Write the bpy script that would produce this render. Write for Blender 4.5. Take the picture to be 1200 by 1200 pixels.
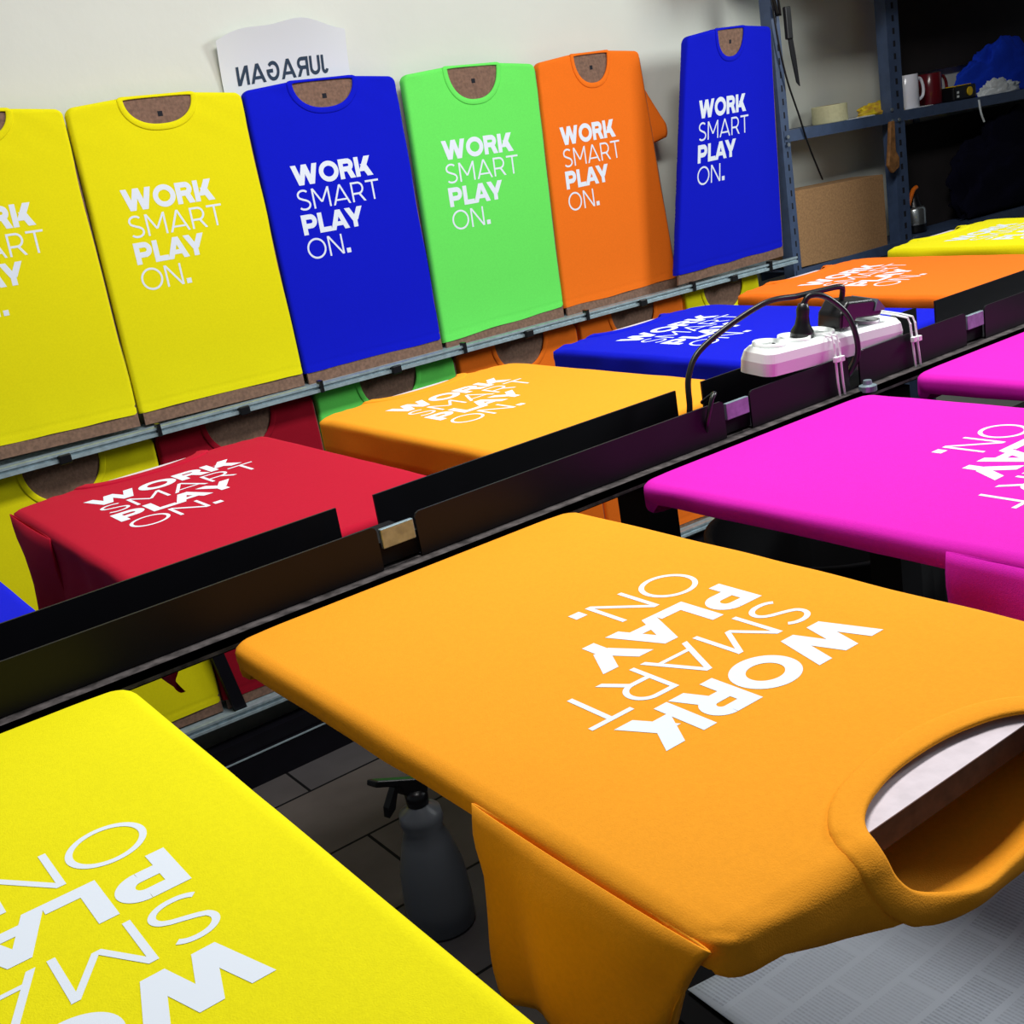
import bpy, bmesh, math, random
from mathutils import Vector, Matrix, noise
from mathutils.geometry import delaunay_2d_cdt

# ------------------------------------------------------------------ scene, camera, light
for o in list(bpy.data.objects): bpy.data.objects.remove(o, do_unlink=True)
SC = bpy.context.scene
COL = SC.collection
H = 1.05            # height of the table's printing surface above the floor
cam = bpy.data.objects.new('camera', bpy.data.cameras.new('camera'))
COL.objects.link(cam); SC.camera = cam
cam.location = (-0.3582, -1.1054, 0.4341 + H)
cam.rotation_euler = (1.2642, 0.1636, -0.6312)
cam.data.sensor_fit = 'HORIZONTAL'; cam.data.sensor_width = 36.0
cam.data.lens = 1394.7 / 1200 * 36.0
cam.data.clip_start = 0.02

SC.view_settings.view_transform = 'Standard'
SC.view_settings.look = 'None'
SC.view_settings.gamma = 1.0
SC.view_settings.use_curve_mapping = False
SC.view_settings.exposure = 0.0

world = bpy.data.worlds.new('room_air'); SC.world = world; world.use_nodes = True
wn = world.node_tree.nodes['Background']
wn.inputs[0].default_value = (0.80, 0.90, 1.0, 1); wn.inputs[1].default_value = 0.12

def area(name, loc, target, sx, sy, power, color):
    l = bpy.data.lights.new(name, 'AREA'); l.shape = 'RECTANGLE'; l.size = sx; l.size_y = sy
    l.energy = power; l.color = color
    o = bpy.data.objects.new(name, l); COL.objects.link(o)
    o.location = (loc[0], loc[1], loc[2] + H)
    d = Vector(target) - Vector(loc)
    o.rotation_euler = d.to_track_quat('-Z', 'Y').to_euler()
    return o
area('ceiling_tube_lamp_light', (0.95, 0.05, 1.95), (0.95, 0.30, 0), 1.6, 0.4, 62, (1.0, 0.985, 0.95))
area('window_daylight', (4.3, -1.0, 1.45), (1.7, 1.8, 0.1), 1.1, 0.9, 84, (0.95, 1.0, 1.0))

# ------------------------------------------------------------------ helpers
def srgb(r, g, b):
    f = lambda c: (c / 255 / 12.92) if c / 255 <= 0.04045 else ((c / 255 + 0.055) / 1.055) ** 2.4
    return (f(r), f(g), f(b), 1)

def mat(name, c, rough=0.6, metal=0.0, spec=0.5, bump=None, vary=0.0, sheen=0.0, scale=40, dist=0.001, c2=None):
    m = bpy.data.materials.new(name); m.use_nodes = True
    nt = m.node_tree; b = nt.nodes['Principled BSDF']
    b.inputs['Base Color'].default_value = c
    b.inputs['Roughness'].default_value = rough
    b.inputs['Metallic'].default_value = metal
    b.inputs['Specular IOR Level'].default_value = spec
    if sheen: b.inputs['Sheen Weight'].default_value = sheen
    tc = nt.nodes.new('ShaderNodeTexCoord')
    if vary or c2:
        n = nt.nodes.new('ShaderNodeTexNoise'); n.inputs['Scale'].default_value = scale; n.inputs['Detail'].default_value = 6
        nt.links.new(tc.outputs['Object'], n.inputs['Vector'])
        r = nt.nodes.new('ShaderNodeValToRGB')
        cc = c2 or (c[0] * (1 - vary), c[1] * (1 - vary), c[2] * (1 - vary), 1)
        r.color_ramp.elements[0].color = cc; r.color_ramp.elements[1].color = c
        r.color_ramp.elements[0].position = 0.35; r.color_ramp.elements[1].position = 0.65
        nt.links.new(n.outputs['Fac'], r.inputs['Fac']); nt.links.new(r.outputs['Color'], b.inputs['Base Color'])
    if bump:
        n2 = nt.nodes.new('ShaderNodeTexNoise'); n2.inputs['Scale'].default_value = bump; n2.inputs['Detail'].default_value = 4
        nt.links.new(tc.outputs['Object'], n2.inputs['Vector'])
        bp = nt.nodes.new('ShaderNodeBump'); bp.inputs['Distance'].default_value = dist; bp.inputs['Strength'].default_value = 0.6
        nt.links.new(n2.outputs['Fac'], bp.inputs['Height']); nt.links.new(bp.outputs['Normal'], b.inputs['Normal'])
    return m

def cloth_mat(name, c):
    m = mat(name, c, rough=0.9, spec=0.15, vary=0.05, scale=250, sheen=0.0)
    nt = m.node_tree; b = nt.nodes['Principled BSDF']
    tc = [n for n in nt.nodes if n.type == 'TEX_COORD'][0]
    a = nt.nodes.new('ShaderNodeTexNoise'); a.inputs['Scale'].default_value = 9; a.inputs['Detail'].default_value = 3
    w = nt.nodes.new('ShaderNodeTexNoise'); w.inputs['Scale'].default_value = 900; w.inputs['Detail'].default_value = 2
    for k in (a, w): nt.links.new(tc.outputs['Object'], k.inputs['Vector'])
    b1 = nt.nodes.new('ShaderNodeBump'); b1.inputs['Distance'].default_value = 0.004; b1.inputs['Strength'].default_value = 0.25
    b2 = nt.nodes.new('ShaderNodeBump'); b2.inputs['Distance'].default_value = 0.0006; b2.inputs['Strength'].default_value = 0.5
    nt.links.new(a.outputs['Fac'], b1.inputs['Height']); nt.links.new(w.outputs['Fac'], b2.inputs['Height'])
    nt.links.new(b1.outputs['Normal'], b2.inputs['Normal']); nt.links.new(b2.outputs['Normal'], b.inputs['Normal'])
    return m

M = {}
M['ink'] = mat('white_screen_print_ink', srgb(226, 234, 246), rough=0.6, spec=0.3)
SHIRT = dict(
    yellow=cloth_mat('bright_yellow_jersey', srgb(236, 226, 12)),
    orange=cloth_mat('orange_jersey', srgb(245, 117, 26)),
    gold=cloth_mat('golden_orange_jersey', srgb(246, 160, 36)),
    blue=cloth_mat('royal_blue_jersey', srgb(6, 20, 200)),
    red=cloth_mat('crimson_red_jersey', srgb(184, 14, 46)),
    maroon=cloth_mat('dark_red_jersey', srgb(150, 10, 34)),
    green=cloth_mat('lime_green_jersey', srgb(108, 233, 98)),
    magenta=cloth_mat('magenta_jersey', srgb(220, 32, 186)))
M['platen'] = mat('pale_platen_laminate', srgb(226, 214, 222), rough=0.7, vary=0.12, scale=60, bump=90)
M['platen_edge'] = mat('brown_platen_edge', srgb(92, 62, 48), rough=0.8, vary=0.4, scale=80)
M['masonite'] = mat('brown_hardboard', srgb(132, 100, 82), rough=0.85, vary=0.35, scale=120, bump=200)
M['black_metal'] = mat('black_painted_steel', srgb(13, 12, 20), rough=0.5, spec=0.25, vary=0.3, scale=15)
M['black_dull'] = mat('dull_black_steel', srgb(8, 8, 13), rough=0.75, spec=0.2)
M['alu'] = mat('brushed_aluminium', srgb(180, 200, 208), rough=0.4, metal=0.35, vary=0.25, scale=60)
M['label'] = mat('pale_steel_plate', srgb(150, 172, 180), rough=0.4, metal=0.5, vary=0.3, scale=90)
M['rail_wood'] = mat('grimy_steel_ledge', srgb(92, 86, 86), rough=0.8, vary=0.75, spec=0.2, scale=60, bump=80)
M['wall'] = mat('off_white_plaster', srgb(215, 218, 209), rough=0.95, spec=0.1, vary=0.03, scale=5, bump=30, dist=0.0015)
M['paper'] = mat('white_paper', srgb(222, 226, 228), rough=0.9)
M['navy_ink'] = mat('dark_navy_ink', srgb(38, 58, 78), rough=0.8)
M['shelf_steel'] = mat('slate_blue_shelf_steel', srgb(68, 86, 118), rough=0.45, spec=0.5, vary=0.2, scale=30)
M['hole'] = mat('dark_slot', srgb(12, 14, 26), rough=0.9)
M['bolt'] = mat('zinc_bolt', srgb(190, 200, 205), rough=0.3, metal=0.8)
M['carton'] = mat('brown_chipboard', srgb(176, 134, 90), rough=0.9, vary=0.25, scale=150, bump=150)
M['white_plastic'] = mat('white_plastic', srgb(236, 242, 240), rough=0.35)
M['cream_plastic'] = mat('cream_plastic', srgb(222, 222, 170), rough=0.45)
M['black_plastic'] = mat('black_plastic', srgb(14, 14, 18), rough=0.35)
M['grey_plastic'] = mat('smoke_grey_plastic', srgb(96, 110, 118), rough=0.3)
M['ceramic_white'] = mat('white_ceramic', srgb(236, 238, 250), rough=0.15)
M['ceramic_red'] = mat('dark_red_ceramic', srgb(96, 20, 30), rough=0.2)
M['tape'] = mat('beige_masking_tape', srgb(206, 202, 160), rough=0.7, vary=0.1, scale=100)
M['card'] = mat('brown_card_core', srgb(140, 104, 72), rough=0.9)
M['yellow_print'] = mat('yellow_wrapper', srgb(235, 210, 40), rough=0.5, c2=srgb(200, 150, 60), scale=50)
M['navy_cloth'] = mat('blue_crumpled_cloth', srgb(24, 62, 205), rough=0.9, spec=0.1, bump=60, dist=0.003)
M['white_cloth'] = mat('white_crumpled_cloth', srgb(225, 232, 235), rough=0.9, spec=0.1, bump=60, dist=0.003)
M['dark_cloth'] = mat('black_crumpled_cloth', srgb(12, 12, 30), rough=0.95, spec=0.1, bump=40, dist=0.004)
M['orange_plastic'] = mat('orange_plastic', srgb(245, 120, 20), rough=0.4)
M['chrome'] = mat('brushed_chrome', srgb(200, 205, 205), rough=0.25, metal=0.9)
M['yellow_dot'] = mat('yellow_plastic', srgb(240, 200, 20), rough=0.5)
M['tan'] = mat('tan_leather', srgb(160, 110, 60), rough=0.7, vary=0.5, scale=60)
M['bottle'] = mat('translucent_grey_bottle', srgb(104, 108, 114), rough=0.35, spec=0.5)
M['shade_brown'] = mat('shade_dark_brown', srgb(34, 28, 30), rough=0.9, vary=0.3, scale=12)  # for the panels that stand in for shade and the added shading cabinet

def floor_mat():
    m = mat('grey_cement_tiles', srgb(96, 90, 88), rough=0.85, spec=0.1)
    nt = m.node_tree; b = nt.nodes['Principled BSDF']
    tc = [n for n in nt.nodes if n.type == 'TEX_COORD'][0]
    br = nt.nodes.new('ShaderNodeTexBrick'); br.offset = 0.5
    br.inputs['Scale'].default_value = 1.0; br.inputs['Brick Width'].default_value = 0.6; br.inputs['Row Height'].default_value = 0.30
    br.inputs['Mortar Size'].default_value = 0.004; br.inputs['Bias'].default_value = 0
    br.inputs['Color1'].default_value = srgb(104, 96, 92); br.inputs['Color2'].default_value = srgb(88, 86, 90); br.inputs['Mortar'].default_value = srgb(20, 20, 22)
    nt.links.new(tc.outputs['Object'], br.inputs['Vector'])
    n = nt.nodes.new('ShaderNodeTexNoise'); n.inputs['Scale'].default_value = 6; n.inputs['Detail'].default_value = 8
    nt.links.new(tc.outputs['Object'], n.inputs['Vector'])
    mx = nt.nodes.new('ShaderNodeMixRGB'); mx.blend_type = 'MULTIPLY'; mx.inputs[0].default_value = 0.6
    nt.links.new(br.outputs['Color'], mx.inputs[1]); nt.links.new(n.outputs['Fac'], mx.inputs[2])
    nt.links.new(mx.outputs[0], b.inputs['Base Color'])
    return m
M['floor'] = floor_mat()

def news_mat():
    # columns of fine printed lines on grey newsprint
    m = mat('printed_newsprint', srgb(170, 184, 200), rough=0.9)
    nt = m.node_tree; b = nt.nodes['Principled BSDF']; L = nt.links.new
    tc = [n for n in nt.nodes if n.type == 'TEX_COORD'][0]
    w = nt.nodes.new('ShaderNodeTexWave'); w.wave_type = 'BANDS'; w.bands_direction = 'X'; w.inputs['Scale'].default_value = 62
    w.inputs['Distortion'].default_value = 0
    L(tc.outputs['Object'], w.inputs['Vector'])
    mp = nt.nodes.new('ShaderNodeMapping'); mp.inputs['Scale'].default_value = (60, 400, 60)
    L(tc.outputs['Object'], mp.inputs['Vector'])
    n = nt.nodes.new('ShaderNodeTexNoise'); n.inputs['Scale'].default_value = 1.0; n.inputs['Detail'].default_value = 1
    L(mp.outputs['Vector'], n.inputs['Vector'])
    br = nt.nodes.new('ShaderNodeTexBrick'); br.inputs['Scale'].default_value = 1; br.inputs['Brick Width'].default_value = 0.115
    br.inputs['Row Height'].default_value = 0.052; br.inputs['Mortar Size'].default_value = 0.004; br.inputs['Mortar Smooth'].default_value = 0.0
    br.inputs['Color1'].default_value = (1, 1, 1, 1); br.inputs['Color2'].default_value = (0.3, 0.3, 0.3, 1); br.inputs['Mortar'].default_value = (0, 0, 0, 1)
    L(tc.outputs['Object'], br.inputs['Vector'])
    m1 = nt.nodes.new('ShaderNodeMath'); m1.operation = 'MULTIPLY'; L(w.outputs['Fac'], m1.inputs[0]); L(n.outputs['Fac'], m1.inputs[1])
    m2 = nt.nodes.new('ShaderNodeMath'); m2.operation = 'MULTIPLY'; L(m1.outputs[0], m2.inputs[0]); L(br.outputs['Color'], m2.inputs[1])
    m3 = nt.nodes.new('ShaderNodeMath'); m3.operation = 'MULTIPLY'; L(m2.outputs[0], m3.inputs[0]); m3.inputs[1].default_value = 0.9
    mx = nt.nodes.new('ShaderNodeMixRGB'); L(m3.outputs[0], mx.inputs[0])
    mx.inputs[1].default_value = srgb(212, 222, 236); mx.inputs[2].default_value = srgb(130, 142, 162)
    L(mx.outputs[0], b.inputs['Base Color'])
    return m
M['news'] = news_mat()

def tag(o, label, cat, group=None):
    o['label'] = label; o['category'] = cat
    if group: o['group'] = group
    return o

def thing(name, label, cat, loc, group=None):
    o = bpy.data.objects.new(name, None); o.empty_display_size = 0.05
    COL.objects.link(o); o.location = (loc[0], loc[1], loc[2] + H)
    return tag(o, label, cat, group)

def mk(name, verts, faces, material, parent=None, smooth=False, mats=None, midx=None, bevel=0, loc=None):
    """verts in table coordinates (printing surface at z = 0)."""
    if parent is not None: off = parent.matrix_basis.translation - Vector((0, 0, H)); 
    else: off = Vector(loc) if loc else Vector((0, 0, 0))
    # sub-parts: parent already offset
    if parent is not None and parent.parent is not None: off = parent.parent.matrix_basis.translation - Vector((0, 0, H))
    me = bpy.data.meshes.new(name)
    me.from_pydata([tuple(Vector(v) - off) for v in verts], [], faces)
    me.materials.append(material)
    for x in (mats or []): me.materials.append(x)
    if midx: me.polygons.foreach_set('material_index', midx)
    if smooth: me.polygons.foreach_set('use_smooth', [True] * len(me.polygons))
    me.update()
    o = bpy.data.objects.new(name, me); COL.objects.link(o)
    if parent is not None: o.parent = parent
    else: o.location = (off[0], off[1], off[2] + H)
    if bevel:
        b = o.modifiers.new('bevel', 'BEVEL'); b.width = bevel; b.segments = 3; b.limit_method = 'ANGLE'
    return o

class G:
    """collects simple shapes into one mesh"""
    def __init__(s): s.v = []; s.f = []; s.m = []
    def add(s, v, f, m=0):
        n = len(s.v); s.v += [tuple(x) for x in v]; s.f += [tuple(i + n for i in q) for q in f]; s.m += [m] * len(f); return s
    def box(s, x0, x1, y0, y1, z0, z1, m=0, shear=0.0):
        # shear: drop of z per metre of x
        P = [(x, y, z - shear * (x - x0)) for x in (x0, x1) for y in (y0, y1) for z in (z0, z1)]
        return s.add(P, [(0, 1, 3, 2), (4, 6, 7, 5), (0, 4, 5, 1), (2, 3, 7, 6), (0, 2, 6, 4), (1, 5, 7, 3)], m)
    def prism(s, poly, fn, t0, t1, m=0):
        n = len(poly)
        v = [fn(p[0], p[1], t0) for p in poly] + [fn(p[0], p[1], t1) for p in poly]
        f = [tuple(range(n - 1, -1, -1)), tuple(range(n, 2 * n))] + [(i, (i + 1) % n, n + (i + 1) % n, n + i) for i in range(n)]
        return s.add(v, f, m)
    def lathe(s, prof, c, seg=32, m=0, axis='z'):
        v = []; k = len(prof)
        for i in range(seg):
            a = 2 * math.pi * i / seg
            for r, z in prof:
                if axis == 'z': v.append((c[0] + r * math.cos(a), c[1] + r * math.sin(a), c[2] + z))
                elif axis == 'y': v.append((c[0] + r * math.cos(a), c[1] + z, c[2] + r * math.sin(a)))
                else: v.append((c[0] + z, c[1] + r * math.cos(a), c[2] + r * math.sin(a)))
        f = [(i * k + j, ((i + 1) % seg) * k + j, ((i + 1) % seg) * k + j + 1, i * k + j + 1) for i in range(seg) for j in range(k - 1)]
        return s.add(v, f, m)
    def tube(s, pts, r, seg=10, m=0, rr=None):
        P = [Vector(p) for p in pts]; n = len(P); v = []; up = Vector((0.1, 0.2, 1)).normalized()
        for i, p in enumerate(P):
            d = (P[min(i + 1, n - 1)] - P[max(i - 1, 0)]).normalized()
            a = d.cross(up);
            if a.length < 1e-3: a = d.cross(Vector((1, 0, 0)))
            a.normalize(); b = a.cross(d); q = rr[i] if rr else r
            for k in range(seg):
                t = 2 * math.pi * k / seg; v.append(p + q * (math.cos(t) * a + math.sin(t) * b))
        f = [(i * seg + k, i * seg + (k + 1) % seg, (i + 1) * seg + (k + 1) % seg, (i + 1) * seg + k) for i in range(n - 1) for k in range(seg)]
        f += [tuple(range(seg - 1, -1, -1)), tuple((n - 1) * seg + k for k in range(seg))]
        return s.add(v, f, m)
    def mk(s, name, material, parent=None, **kw):
        return mk(name, s.v, s.f, material, parent, midx=(s.m if any(s.m) else None), **kw)

def spline(pts, n=8):
    P = [Vector(p) for p in pts]; P = [2 * P[0] - P[1]] + P + [2 * P[-1] - P[-2]]; out = []
    for i in range(1, len(P) - 2):
        for k in range(n):
            t = k / n; a, b, c, d = P[i - 1:i + 3]
            out.append(0.5 * ((2 * b) + (c - a) * t + (2 * a - 5 * b + 4 * c - d) * t * t + (3 * b - a - 3 * c + d) * t ** 3))
    out.append(P[-2]); return out

# ------------------------------------------------------------------ lettering drawn as shapes
def _bar(x0, y0, x1, y1): return [[(x0, y0), (x1, y0), (x1, y1), (x0, y1)]]
def _para(xa, ya, xb, yb, w): return [[(xa, ya), (xa + w, ya), (xb + w, yb), (xb, yb)]]
def _stroke(pts, t, closed=False):
    n = len(pts); L = []; R = []
    for i in range(n):
        a = pts[(i - 1) % n] if (closed or i > 0) else pts[i]; b = pts[(i + 1) % n] if (closed or i < n - 1) else pts[i]
        dx, dy = b[0] - a[0], b[1] - a[1]; d = math.hypot(dx, dy) or 1; nx, ny = -dy / d * t / 2, dx / d * t / 2
        L.append((pts[i][0] + nx, pts[i][1] + ny)); R.append((pts[i][0] - nx, pts[i][1] - ny))
    rng = range(n) if closed else range(n - 1)
    return [[L[i], L[(i + 1) % n], R[(i + 1) % n], R[i]] for i in rng]
def _arc(cx, cy, rx, ry, a0, a1, n=20):
    return [(cx + rx * math.cos(math.radians(a0 + (a1 - a0) * i / n)), cy + ry * math.sin(math.radians(a0 + (a1 - a0) * i / n))) for i in range(n + 1)]
def glyph(ch, t):
    """(polygons, advance width) for cap height 1 and stem thickness t"""
    bold = t > 0.15; g = []; d = t * 1.12
    if ch == 'W':
        w = 1.46 if bold else 1.3; h = (w - d) / 4
        for i, (ya, yb) in enumerate([(1, 0), (0, 1), (1, 0), (0, 1)]): g += _para(i * h, ya, (i + 1) * h, yb, d)
    elif ch == 'O':
        w = 1.10 if bold else 1.06; e = 0.02
        g += _stroke(_arc(w / 2, 0.5, w / 2 - t / 2, 0.5 + e - t / 2, 0, 360, 48)[:-1], t, True)
    elif ch in 'RP':
        w = (0.86 if bold else 0.76); k = 0.36 if ch == 'R' else 0.30; r = (1 - k) / 2
        g += _bar(0, 0, t, 1); cx = w * (0.98 if ch == 'P' else 0.95) - r
        g += _bar(t * .9, 1 - t, cx, 1) + _bar(t * .9, k, cx, k + t)
        g += _stroke(_arc(cx, k + r, r - t / 2, r - t / 2, -90, 90, 24), t)
        if ch == 'R': g += _para(w * 0.42 if bold else w * .48, k + t * .6, w - d * 1.02, 0, d * (1.08 if bold else 1.2))
    elif ch == 'K':
        w = 0.96; g += _bar(0, 0, t, 1); g += _para(t * .75, 0.26, w - d * 1.28, 1, d * 1.22); g += _para(t * 1.25, 0.62, w - d * 1.1, 0, d * 1.22)
    elif ch == 'S':
        w = 0.74; h = t / 2; p = []
        p += _arc(w * .52, 0.755, w * .40 - h + .02, 0.245 - h + .015, 35, 90, 8) + _arc(w * .50, 0.745, w * .44 - h, 0.27 - h, 90, 215, 16)[1:]
        p += [(w * .32, 0.565), (w * .5, 0.51), (w * .70, 0.455)]
        p += _arc(w * .52, 0.255, w * .46 - h, 0.27 - h, 42, -90, 16) + _arc(w * .48, 0.255, w * .46 - h, 0.27 - h, -90, -145, 8)[1:]
        g += _stroke(p, t)
    elif ch == 'M':
        w = 0.98; g += _bar(0, 0, t, 1) + _bar(w - t, 0, w, 1)
        g += _para(t * .1, 1, w / 2 - d / 2, 0.28, d) + _para(w / 2 - d / 2, 0.28, w - d - t * .1 + .02, 1, d)
    elif ch == 'A':
        w = 1.08 if bold else 1.0; g += _para(0, 0, w / 2 - d / 2, 1, d) + _para(w - d, 0, w / 2 - d / 2, 1, d)
        y = 0.20; g += _bar(w * y / 2 + d * .6, y, w - w * y / 2 - d * .6, y + t * .85)
    elif ch == 'T': w = 0.78; g += _bar(0, 1 - t, w, 1) + _bar(w / 2 - t / 2, 0, w / 2 + t / 2, 1)
    elif ch == 'L': w = 0.68; g += _bar(0, 0, t, 1) + _bar(t, 0, w, t)
    elif ch == 'Y':
        w = 1.04; g += _bar(w / 2 - t / 2, 0, w / 2 + t / 2, 0.42) + _para(w / 2 - d / 2, 0.34, 0, 1, d * 1.1) + _para(w / 2 - d / 2, 0.34, w - d * 1.1, 1, d * 1.1)
    elif ch == 'N': w = 0.84; g += _bar(0, 0, t, 1) + _bar(w - t, 0, w, 1) + _para(0, 1, w - d * 1.1, 0, d * 1.1)
    elif ch == 'U':
        w = 0.78; g += _bar(0, .38, t, 1) + _bar(w - t, .38, w, 1) + _stroke(_arc(w / 2, .38, w / 2 - t / 2, .38 - t / 2, 180, 360, 20), t)
    elif ch == 'J': w = 0.5; g += _bar(w - t, .28, w, 1) + _stroke(_arc(w / 2, .28, w / 2 - t / 2, .28 - t / 2, 190, 360, 16), t)
    elif ch == 'G':
        w = 0.92; g += _stroke(_arc(w / 2, .5, w / 2 - t / 2, .5 - t / 2, 45, 350, 30), t) + _bar(w * .5, .42, w, .42 + t)
    elif ch == '.': w = 0.24; g += _bar(0, 0, w, w)
    return g, w
def lettering(lines, cap, pitch, gap=0.045):
    """lines: (text, stem thickness, gap); returns polygons with the block's top left at (0, 0)"""
    out = []
    for r, (txt, t, gp) in enumerate(lines):
        x = 0; y = -r * pitch - cap
        for i, ch in enumerate(txt):
            tt = 0.25 if ch == '.' else t
            g, w = glyph(ch, tt)
            for p in g: out.append([(x + q[0] * cap, y + q[1] * cap) for q in p])
            kern = gp
            if txt[i:i + 2] in ('LA', 'AY', 'RT', 'AR'): kern -= {'LA': .10, 'AY': .20, 'RT': .0, 'AR': .0}[txt[i:i + 2]]
            x += (w + kern) * cap
    return out
SLOGAN = lettering([('WORK', .25, .045), ('SMART', .098, .122), ('PLAY', .25, .05), ('ON.', .098, .14)], 0.0545, 0.0667)

def orient_out(verts, faces, direction):
    out = []
    for f in faces:
        a, b, c = Vector(verts[f[0]]), Vector(verts[f[1]]), Vector(verts[f[2]])
        out.append(f if (b - a).cross(c - a).dot(direction) >= 0 else tuple(reversed(f)))
    return out
_cache = {}
def union(polys):
    """merge overlapping letter strokes into one clean triangulation"""
    if id(polys) in _cache: return _cache[id(polys)]
    V = []; E = []
    for p in polys:
        n = len(V); V += [Vector((q[0] * 100, q[1] * 100)) for q in p]; E += [(n + i, n + (i + 1) % len(p)) for i in range(len(p))]
    r = delaunay_2d_cdt(V, E, [], 0, 1e-4); pts = [(p[0] / 100, p[1] / 100) for p in r[0]]
    bb = [(min(q[0] for q in p), max(q[0] for q in p), min(q[1] for q in p), max(q[1] for q in p)) for p in polys]; F = []
    for t in r[2]:
        c = (sum(pts[i][0] for i in t) / 3, sum(pts[i][1] for i in t) / 3)
        for p, b in zip(polys, bb):
            if b[0] <= c[0] <= b[1] and b[2] <= c[1] <= b[3] and inside(c, p): F.append(tuple(t)); break
    _cache[id(polys)] = (pts, F); return pts, F
def print_mesh(polys, fn, material, parent, name, nrm):
    pts, F = union(polys); v = [fn(p[0], p[1], 0.0) for p in pts]
    return mk(name, v, orient_out(v, F, Vector(nrm)), material, parent)

# ------------------------------------------------------------------ cloth wrapped over a board
def wrap(u, v, t, R0, r, h, r2=0.010, hf=None):
    """unfolded cloth point (u, v) -> (u, v, n): flat on rect R0, bent over the rim, hanging h, tucked under"""
    u0, u1, v0, v1 = R0
    rc = 0.012
    qu = min(max(u, u0 + rc), u1 - rc); qv = min(max(v, v0 + rc), v1 - rc) if v0 > 0 else min(v, v1 - rc)
    du, dv = u - qu, v - qv; d = math.hypot(du, dv) - rc
    if d < 1e-9: return (u, v, t)
    nu, nv = du / (d + rc), dv / (d + rc); qu += nu * rc; qv += nv * rc; hh = hf(qu, qv, nu, nv) if hf else h
    a = r * math.pi / 2
    if d <= a:
        th = d / r; return (qu + nu * (r + t) * math.sin(th), qv + nv * (r + t) * math.sin(th), -r + (r + t) * math.cos(th))
    s = d - a
    if s <= hh: return (qu + nu * (r + t), qv + nv * (r + t), -r - s)
    s -= hh; b = r2 * math.pi / 2
    if s <= b:
        th = s / r2; k = r - r2 + (r2 + t) * math.cos(th)
        return (qu + nu * k, qv + nv * k, -r - hh - (r2 + t) * math.sin(th))
    s -= b; k = r - r2 - s
    return (qu + nu * k, qv + nv * k, -r - hh - r2 - t)

def offset_outline(R0, E, vmin=None, step=0.012):
    """rounded offset of the rect; E = (left, right, bottom, top) reach of the cloth"""
    u0, u1, v0, v1 = R0; l, rr, b, tp = E; P = []
    def edge(a, c):
        n = max(1, int(math.hypot(c[0] - a[0], c[1] - a[1]) / step))
        for i in range(n): P.append((a[0] + (c[0] - a[0]) * i / n, a[1] + (c[1] - a[1]) * i / n))
    def cor(cu, cv, ru, rv, a0):
        n = max(4, int((ru + rv) / step))
        for i in range(n):
            a = math.radians(a0 + 90 * i / n); P.append((cu + ru * math.cos(a), cv + rv * math.sin(a)))
    cor(u1, v1, rr, tp, 0); edge((u1, v1 + tp), (u0, v1 + tp)); cor(u0, v1, l, tp, 90)
    edge((u0 - l, v1), (u0 - l, v0))
    if b > 0: cor(u0, v0, l, b, 180); edge((u0, v0 - b), (u1, v0 - b)); cor(u1, v0, rr, b, 270)
    else: edge((u0 - l, v0), (u1 + rr, v0))
    edge((u1 + rr, v0), (u1 + rr, v1))
    return P

def inside(p, poly):
    x, y = p; c = False; n = len(poly); j = n - 1
    for i in range(n):
        if ((poly[i][1] > y) != (poly[j][1] > y)) and (x < (poly[j][0] - poly[i][0]) * (y - poly[i][1]) / (poly[j][1] - poly[i][1]) + poly[i][0]): c = not c
        j = i
    return c

def neck_loop(cu, cv, a, b_in, b_out, n=72, grow=0.0):
    ex = 0.92 if b_out > 0.02 else 0.7
    P = []
    for i in range(n):
        t = 2 * math.pi * i / n; c, s = math.cos(t), math.sin(t)
        b = (b_out if s > 0 else b_in) + grow
        e = 0.86 if s < 0 else ex
        P.append((cu + (a + grow) * math.copysign(abs(c) ** e, c), cv + b * math.copysign(abs(s) ** (1.0 if s < 0 else 0.9), s)))
    return P

def cloth_mesh(R0, E, hole, fn, name, material, parent, step=0.014):
    out = offset_outline(R0, E)
    V = [Vector(p) for p in out]; n0 = len(V); edges = [(i, (i + 1) % n0) for i in range(n0)]
    if hole:
        m = len(hole); V += [Vector(p) for p in hole]; edges += [(n0 + i, n0 + (i + 1) % m) for i in range(m)]
    us = [p[0] for p in out]; vs = [p[1] for p in out]
    # finer rows near the rim of the board
    def lines(lo, hi, b0, b1):
        L = []; x = lo
        while x <= hi:
            L.append(x); near = min(abs(x - b0), abs(x - b1)); x += step * (0.36 if near < 0.03 else 1.0)
        return L
    for a in lines(min(us) + .004, max(us) - .004, R0[0], R0[1]):
        for b in lines(min(vs) + .004, max(vs) - .004, R0[2], R0[3]):
            p = (a, b)
            if inside(p, out) and not (hole and inside(p, hole)): V.append(Vector(p))
    r = delaunay_2d_cdt(V, edges, [], 0, 1e-6)
    pts = [(p[0], p[1]) for p in r[0]]; F = []
    for t in r[2]:
        c = (sum(pts[i][0] for i in t) / 3, sum(pts[i][1] for i in t) / 3)
        if inside(c, out) and not (hole and inside(c, hole)): F.append(tuple(t))
    v3 = [fn(p[0], p[1], 0.0) for p in pts]
    o = mk(name, v3, F, material, parent, smooth=True)
    return o

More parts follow.
